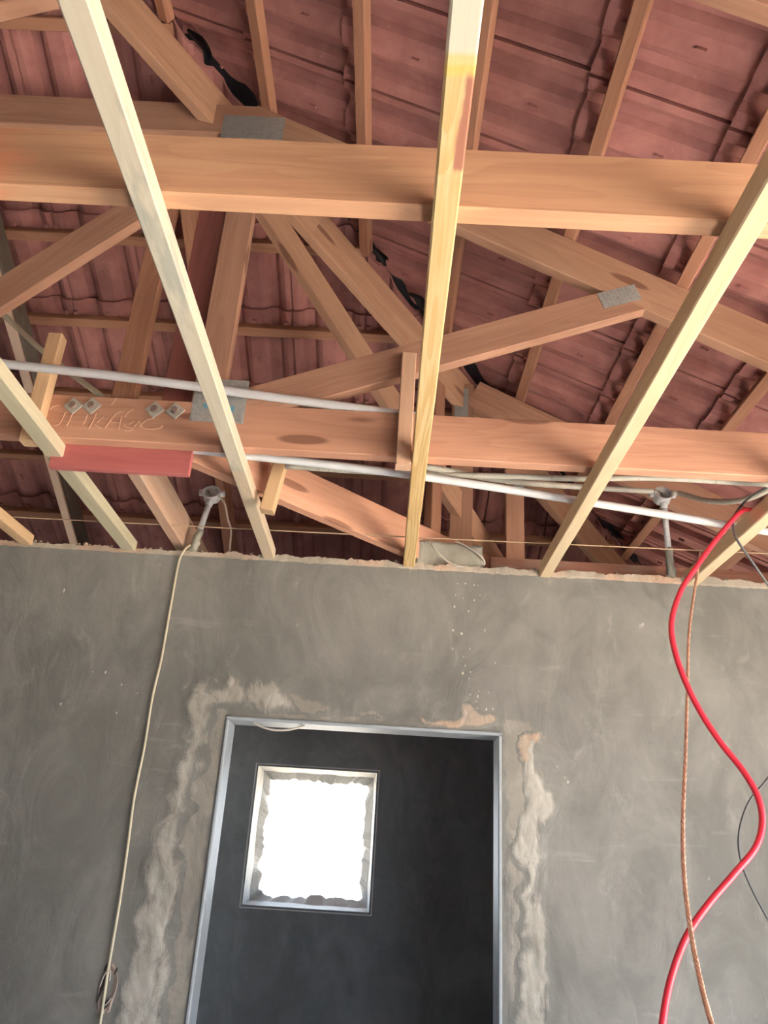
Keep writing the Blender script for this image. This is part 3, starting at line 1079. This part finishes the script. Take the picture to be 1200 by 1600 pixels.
# chalk handwriting on the chord
bm = bmesh.new()
Z5 = lambda x, y: (60 + x / 5.0, 600 + y / 5.0)
strokes = [
    [(120, 328), (160, 315), (190, 270), (205, 235), (215, 222)],
    [(92, 200), (120, 175), (160, 165)],
    [(220, 328), (245, 285), (262, 240), (310, 195)],
    [(345, 318), (365, 290), (385, 240)],
    [(392, 350), (415, 310), (440, 262), (452, 232)],
    [(455, 300), (480, 280), (510, 255)],
    [(440, 318), (465, 335), (495, 348)],
    [(520, 345), (550, 305), (580, 262), (620, 225), (665, 215)],
    [(650, 250), (640, 300), (625, 358)],
    [(560, 295), (600, 300), (640, 305)],
    [(675, 262), (690, 235), (720, 208), (750, 200)],
    [(750, 290), (710, 312), (670, 320), (690, 340), (735, 345), (725, 360), (670, 365)],
    [(745, 340), (780, 300), (790, 290), (800, 330), (780, 340)],
    [(905, 268), (860, 278), (815, 305), (805, 335), (850, 352), (910, 352), (955, 342), (970, 325)],
    [(570, 165), (590, 140), (610, 110)],
]
for st in strokes:
    pp = []
    for q in st:
        c = on_y(*Z5(*q), YF - 0.0006)
        pp.append((c.x, YF - 0.0008, c.z))
    add_tube(bm, spline(pp, 4), 0.0011, 5)
link('chalk_writing', mesh_of(bm), M_CHALK, t2)

# --- diagonal hip truss running from the girder truss to the far right corner
HK = 2.55


def HP(x, z):
    return Vector((x, x + HK, z))


th = empty('hip_truss', HP(-0.62, ZC), 'diagonal hip truss running from the girder truss back to the far right corner', 'truss')
hup = Vector((SN * 0.6, SN * 0.6, 1))
M_HIP = wood('hip_pine', (0.46, 0.275, 0.18), (0.34, 0.18, 0.115), knots=0.75)
hz = 0.092
timber('top_chord', HP(-2.05, ZB0 + 1.025 - hz), HP(-0.35, ZB0 + 0.175 - hz), TW, 0.15, M_HIP, th)
timber('top_chord', HP(-0.35, ZB0 + 0.175 - hz), HP(1.42, ZB0 - 0.71 - hz), TW, 0.15, M_HIP, th)
timber('bottom_chord', HP(-0.60, ZC + 0.066), HP(1.40, ZC + 0.066), TW, CH, M_CHORD, th)
timber('web', HP(-0.58, 3.68), HP(0.43, 2.68), PLY, 0.098, M_HIP, th)
timber('post', HP(0.135, 2.70), HP(0.135, 3.42), PLY, 0.055, M_ROOFBAT, th, up=(1, 1, 0), label='reddish post')

# --- side jack truss just beyond the partition
Y3 = 2.79
tj = empty('jack_truss', (0.2, Y3, ZC), 'short jack truss beyond the partition, its chord showing over the wall top', 'truss')
timber('top_chord', (0.285, Y3, ZB0 - 0.1425 - dz), (1.96, Y3, ZB0 - 0.98 - dz), TW, 0.13, M_WEB, tj, up=(SN, 0, CS))
timber('bottom_chord', (0.36, Y3, 2.61), (CX1, Y3, 2.61), TW, 0.115, wood('dusty_pine', (0.42, 0.22, 0.16), (0.27, 0.12, 0.09), mould=0.5), tj)
timber('post', (0.246, Y3, 2.70), (0.246, Y3, 3.42), PLY, 0.088, M_WEB, th, up=(1, 0, 0))
timber('post', (0.452, Y3, 2.64), (0.452, Y3, 3.30), PLY, 0.07, M_WEB, tj, up=(1, 0, 0))
nail_plate(th, 0.238, 3.325, 0.055, 0.145, Y3 - TW / 2)
nail_plate(tj, 0.470, 2.97, 0.035, 0.06, Y3 - TW / 2)

# --- jack rafters and jack ties on the far slope
for x, top, bot, lab in ((-1.55, 1.96, 4.08, 'dusty jack rafter at the left edge with a pale underside'),
                         (-0.80, 1.96, 4.08, 'jack rafter running back behind the palest slanting batten'),):
    o = timber('jack_rafter', Vector((x, top, ZA0 - top / 2 - dz)), Vector((x, bot, ZA0 - bot / 2 - dz)), TW, 0.125,
               M_ROOFBAT if x > -1 else M_RAFTER_L, up=(0, SN, CS))
    tag(o, lab, 'rafter', 'jack rafters of the far slope')
o = timber('ceiling_tie', (-0.765, 1.95, ZC + 0.06), (-0.765, 4.08, ZC + 0.06), TW, 0.12, wood('tie_pine', (0.58, 0.42, 0.32), (0.42, 0.26, 0.18), mould=0.4))
tag(o, 'timber tie running back from the red board over the wall top', 'tie beam')

# ------------------------------------------------------------------ ceiling battens nailed under the chords
BB = 2.545


def ceiling_batten(x0, xe, mat, ye, label, w=0.038, bow=0.0, h=0.038):
    """x0 at y = 0.6, xe at the wall"""
    k = (xe - x0) / 2.0
    ys = -2.45
    o = timber('ceiling_batten', (x0 + k * (ys - 0.6), ys, BB + 0.038 - h / 2), (x0 + k * (ye - 0.6), ye, BB + 0.038 - h / 2), w, h, mat, bow=bow)
    return tag(o, label, 'batten', 'ceiling battens running towards the camera')


BY = WY - 0.002
ceiling_batten(-0.433, -0.435, M_BAT1, BY, 'pale mould-streaked batten reaching the wall above the left side of the doorway', 0.040)
ceiling_batten(0.050, 0.053, M_BAT2, BY, 'yellow-grained middle batten whose near end is painted cream', 0.040)
ceiling_batten(0.527, 0.525, M_BAT3, BY, 'clean cream batten right of the yellow-grained one', 0.038, h=0.048)
ceiling_batten(1.035, 1.030, M_BAT3, BY, 'cream batten at the right edge with the red cable hung over it', 0.042, h=0.048)
ceiling_batten(-0.925, -0.927, M_BAT4, BY, 'grey-cream batten touching the block beside the square washers', 0.048)
ceiling_batten(-1.40, -1.288, M_BLOCK, BY, 'orange-cream batten in the far left corner by the wall top', 0.042)

# blocks fixing the battens to the chords
o = timber('timber_block', (-0.972, YF - 0.019, 2.55), (-0.972, YF - 0.019, 2.888), 0.038, 0.040, M_BLOCK, up=(1, 0.0, 0))
tag(o, 'short upright pine block nailed to the salmon chord left of the washers', 'block')
o = timber('timber_block', (0.010, YF - 0.020, 2.540), (0.010, YF - 0.020, 2.885), 0.038, 0.040,
           wood('pink_offcut', (0.70, 0.47, 0.33), (0.56, 0.34, 0.23), knots=0.6), up=(1, 0.0, 0))
tag(o, 'pinkish upright block nailed to the salmon chord beside the yellow batten', 'block')
o = timber('timber_block', on_y(417, 800, 2.10) + Vector((-0.0, 0, 0)), on_y(441, 716, 2.10), 0.038, 0.040, M_BLOCK, up=(1, 0.0, 0))
tag(o, 'short pine block with a dark crack beside the pale batten, below the white pipe', 'block')

# ------------------------------------------------------------------ conduits
def pipe(pts, r, mat, label, group='electrical conduit pipes', n=8):
    o = tube('conduit_pipe', spline(pts, n), r, mat, seg=14)
    return tag(o, label, 'pipe', group)


pL = on_y(-140, 552, 1.80)
pipe([pL, on_y(0, 568, 1.80), on_y(200, 590, 1.812), on_y(400, 617, 1.840), on_y(600, 644, 1.872), on_y(690, 657, 1.90), on_y(800, 672, 2.0)], 0.0125, M_PVC,
     'white conduit crossing in front of the salmon chord above the chalk writing')
pipe([on_z(250, 697, 2.60), on_z(388, 712, 2.597), on_z(640, 742, 2.597), on_z(920, 785, 2.597), on_z(1200, 831, 2.597), on_z(1330, 853, 2.597)], 0.0118, M_PVC,
     'bright white conduit passing below the salmon chord and resting on the battens')
pipe([on_z(445, 728, 2.622), on_z(560, 736, 2.622), on_z(700, 742, 2.622), on_z(800, 744, 2.624), on_z(905, 748, 2.62), on_z(1030, 747, 2.625), on_z(1200, 757, 2.63), on_z(1320, 764, 2.63)], 0.0085, M_PVC_OLD,
     'dusty grey conduit close under the salmon chord on the right')
JB = on_y(1037, 770, 2.52)
JB2 = on_y(330, 768, 2.62)
pipe([on_z(655, 728, 2.63), on_z(800, 752, 2.655), on_y(940, 763, 2.45), JB + Vector((-0.05, 0.0, 0.004)), JB + Vector((-0.026, 0, 0.002))], 0.0095, M_PVC_OLD,
     'sagging grey conduit joining the right junction box from the left')
pipe([JB + Vector((0.028, 0, 0.001)), JB + Vector((0.06, 0, 0.0)), on_y(1110, 783, 2.42), on_y(1165, 780, 2.30), on_y(1230, 752, 2.2), on_y(1300, 730, 2.1)], 0.0095, M_PVC_OLD,
     'sagging grey conduit leaving the right junction box towards the red cable')
o = pipe([on_y(-60, 448, 2.25), on_y(0, 488, 2.3), on_y(80, 560, 2.32), on_y(150, 612, 2.34), on_y(190, 645, 2.34)], 0.0105, M_CREAM_CABLE,
         'pale conduit slanting down at the left behind the upright block')


def junction_box(C, foot, label, group):
    root = empty('junction_box', C, label, 'junction box', group)
    bm = bmesh.new()
    RB, DB = 0.030, 0.036
    prof = [(0.0, DB), (RB, DB), (RB, 0.004), (RB + 0.003, 0.003), (RB + 0.003, -0.001), (RB - 0.003, -0.001), (RB - 0.004, 0.022), (0.0, 0.023)]
    rings = []
    for r_, y_ in prof:
        if r_ == 0:
            rings.append([bm.verts.new((0, y_, 0))])
        else:
            rings.append([bm.verts.new((r_ * math.cos(2 * math.pi * k / 24), y_, r_ * math.sin(2 * math.pi * k / 24))) for k in range(24)])
    for a, b in zip(rings, rings[1:]):
        for k in range(24):
            k2 = (k + 1) % 24
            if len(a) == 1:
                bm.faces.new((a[0], b[k2], b[k]))
            elif len(b) == 1:
                bm.faces.new((a[k], a[k2], b[0]))
            else:
                bm.faces.new((a[k], a[k2], b[k2], b[k]))
    tilt = Matrix.Rotation(math.radians(-24), 4, 'X')
    link('box_shell', mesh_of(bm, 'shell', False), M_PVC_DIRTY, root, Matrix.Translation(C) @ tilt)
    for k in range(3):
        pts_ = [Vector((0.016 * math.cos(a + k * 2), 0.006 + 0.004 * math.sin(a * 2 + k), 0.015 * math.sin(a + k))) for a in [i * 0.55 for i in range(9)]]
        M = Matrix.Translation(C) @ tilt
        bm = bmesh.new()
        add_tube(bm, spline(pts_, 4), 0.0022, 6)
        link('wire_loop', mesh_of(bm, 'wire', True), (M_WHITE_CABLE, M_DARK_CABLE, M_PVC_OLD)[k], root, M)
    for dx in (-1, 1):
        tube('spout', [C + Vector((dx * 0.024, 0.016, 0)), C + Vector((dx * 0.046, 0.014, 0.0))], 0.0125, M_PVC_DIRTY, root, 14)
    top = C + Vector((0, 0.012, -0.024))
    tube('spout', [top, top + (foot - top).normalized() * 0.028], 0.0130, M_PVC_DIRTY, root, 14)
    tube('drop_pipe', [top + (foot - top) * t for t in (0.05, 0.3, 0.62)], 0.0105, M_PVC_DIRTY, root, 14)
    ps = [top + (foot - top) * t for t in [0.58 + 0.42 * i / 10 for i in range(11)]]
    rad = [0.0125 + 0.0045 * i / 10 for i in range(11)]
    tube('mortar_sleeve', ps, 0.014, M_LUMP, root, 12, rough=0.5, radii=rad)
    return root


junction_box(JB, Vector((on_y(1050, 904, WY + 0.02).x, WY + 0.022, 2.555)), 'round junction box on a drop pipe at the right, above the cream batten ends', 'round conduit junction boxes')
junction_box(JB2, Vector((on_y(300, 862, WY + 0.02).x, WY + 0.022, 2.557)), 'round junction box on a drop pipe at the left, above the hanging cream cable', 'round conduit junction boxes')
o = tube('white_cable', spline([JB2 + Vector((0.012, 0.0, -0.004)), on_y(350, 785, 2.62), on_y(356, 812, 2.63), on_y(361, 830, 2.63), on_y(358, 864, 2.63)]), 0.0035, M_WHITE_CABLE, seg=8)
tag(o, 'short white cable dropping from the left junction box to the wall top', 'cable')

# ------------------------------------------------------------------ cables and string
def cable(name, pts, r, mat, label, cat='cable', seg=10, n=10):
    return tag(tube(name, spline(pts, n), r, mat, seg=seg), label, cat)


cw = WY - 0.009
cable('hanging_cable', [on_y(296, 857, WY + 0.01) + Vector((0, 0, 0.012)), on_y(288, 862, cw - 0.006) + Vector((0, 0, 0.006)), on_y(279, 880, cw), on_y(267, 945, cw), on_y(252, 1030, cw), on_y(238, 1090, cw),
                        on_y(226, 1165, cw), on_y(210, 1245, cw), on_y(200, 1320, cw), on_y(187, 1410, cw), on_y(170, 1510, cw), on_y(158, 1590, cw), on_y(140, 1700, cw)],
      0.0040, M_CREAM_CABLE, 'cream cable hanging down the wall left of the doorway')
cable('hanging_cable', [Vector((1.10, 2.10, 2.592)), Vector((1.03, 2.085, 2.592)), on_y(1157, 800, 2.05), on_y(1120, 842, 2.0), on_y(1085, 890, 1.96), on_y(1063, 925, 1.93), on_y(1049, 975, 1.9),
                        on_y(1058, 1030, 1.88), on_y(1085, 1095, 1.86), on_y(1122, 1155, 1.84), on_y(1160, 1203, 1.82), on_y(1184, 1245, 1.8), on_y(1191, 1285, 1.79),
                        on_y(1180, 1325, 1.77), on_y(1145, 1368, 1.75), on_y(1105, 1415, 1.73), on_y(1072, 1465, 1.71), on_y(1048, 1530, 1.7), on_y(1035, 1600, 1.68), on_y(1028, 1700, 1.66)],
      0.0070, M_RED_CABLE, 'thick red cable looping down from the right-hand batten')
cable('hanging_cable', [on_y(1250, 735, 2.16), on_y(1190, 766, 2.14), on_y(1163, 785, 2.10), on_y(1147, 808, 2.05), on_y(1147, 832, 2.03), on_y(1157, 852, 2.03), on_y(1178, 882, 2.05), on_y(1215, 940, 2.1),
                        on_y(1262, 1050, 2.2), on_y(1245, 1150, 2.25), on_y(1200, 1216, 2.3), on_y(1171, 1252, 2.3), on_y(1156, 1295, 2.3), on_y(1156, 1335, 2.3),
                        on_y(1170, 1378, 2.3), on_y(1200, 1436, 2.3), on_y(1240, 1500, 2.3), on_y(1260, 1620, 2.3)],
      0.0034, M_DARK_CABLE, 'thin dark grey cable curling in from the right edge behind the red one')
# stranded bare copper: three wires twisted together
path = spline([Vector((1.0, 2.42, 2.59)), on_y(1088, 905, 2.36), on_y(1077, 985, 2.25), on_y(1074, 1080, 2.1), on_y(1071, 1180, 1.9), on_y(1067, 1280, 1.68), on_y(1069, 1370, 1.54), on_y(1080, 1460, 1.42),
               on_y(1097, 1545, 1.32), on_y(1112, 1600, 1.26), on_y(1135, 1690, 1.2)], 40)
root = empty('copper_wire', path[0], 'bare twisted copper wire hanging behind the red cable', 'wire')
for k in range(3):
    pts_ = []
    for i, p_ in enumerate(path):
        a = i * 0.5 + k * 2 * math.pi / 3
        pts_.append(p_ + Vector((math.cos(a), math.sin(a), 0)) * 0.0022)
    tube('strand', pts_, 0.0023, M_COPPER, root, 5)
# string line on the battens
a_, b_ = on_z(-60, 806, 2.5875), on_z(1290, 868, 2.5875)
s0, s1 = on_z(20, 808, 2.5875), on_z(1200, 865, 2.5875)
d_ = (s1 - s0).normalized()
cable('string_line', [s0 - d_ * 0.75, s0, (s0 + s1) / 2 + Vector((0, -0.0, -0.003)), s1, s1 + d_ * 0.75], 0.0020, M_STRING,
      'tan builder\'s string stretched across the battens in front of the wall top', 'string', seg=6)
# cable bits
cable('looped_cable', [on_y(668, 842, 2.66), on_y(674, 851, WY + 0.0), on_y(688, 868, WY - 0.008), on_y(706, 881, WY - 0.008), on_y(722, 885, WY - 0.004), on_y(742, 886, WY + 0.01), on_y(757, 882, WY + 0.015), on_y(752, 870, WY - 0.0), on_y(733, 856, WY - 0.002), on_y(712, 845, WY + 0.01)],
      0.0030, M_WHITE_CABLE, 'pale cable loop over the mortar lump on the wall top')
cable('lintel_cable', [on_y(385, 1118, WY + 0.02), on_y(400, 1131, WY + 0.03), on_y(420, 1139, WY + 0.03), on_y(440, 1141, WY + 0.03), on_y(462, 1138, WY + 0.03), on_y(480, 1131, WY + 0.03), on_y(495, 1120, WY + 0.02)],
      0.0035, M_WHITE_CABLE, 'short pale cable sagging under the head of the doorway')
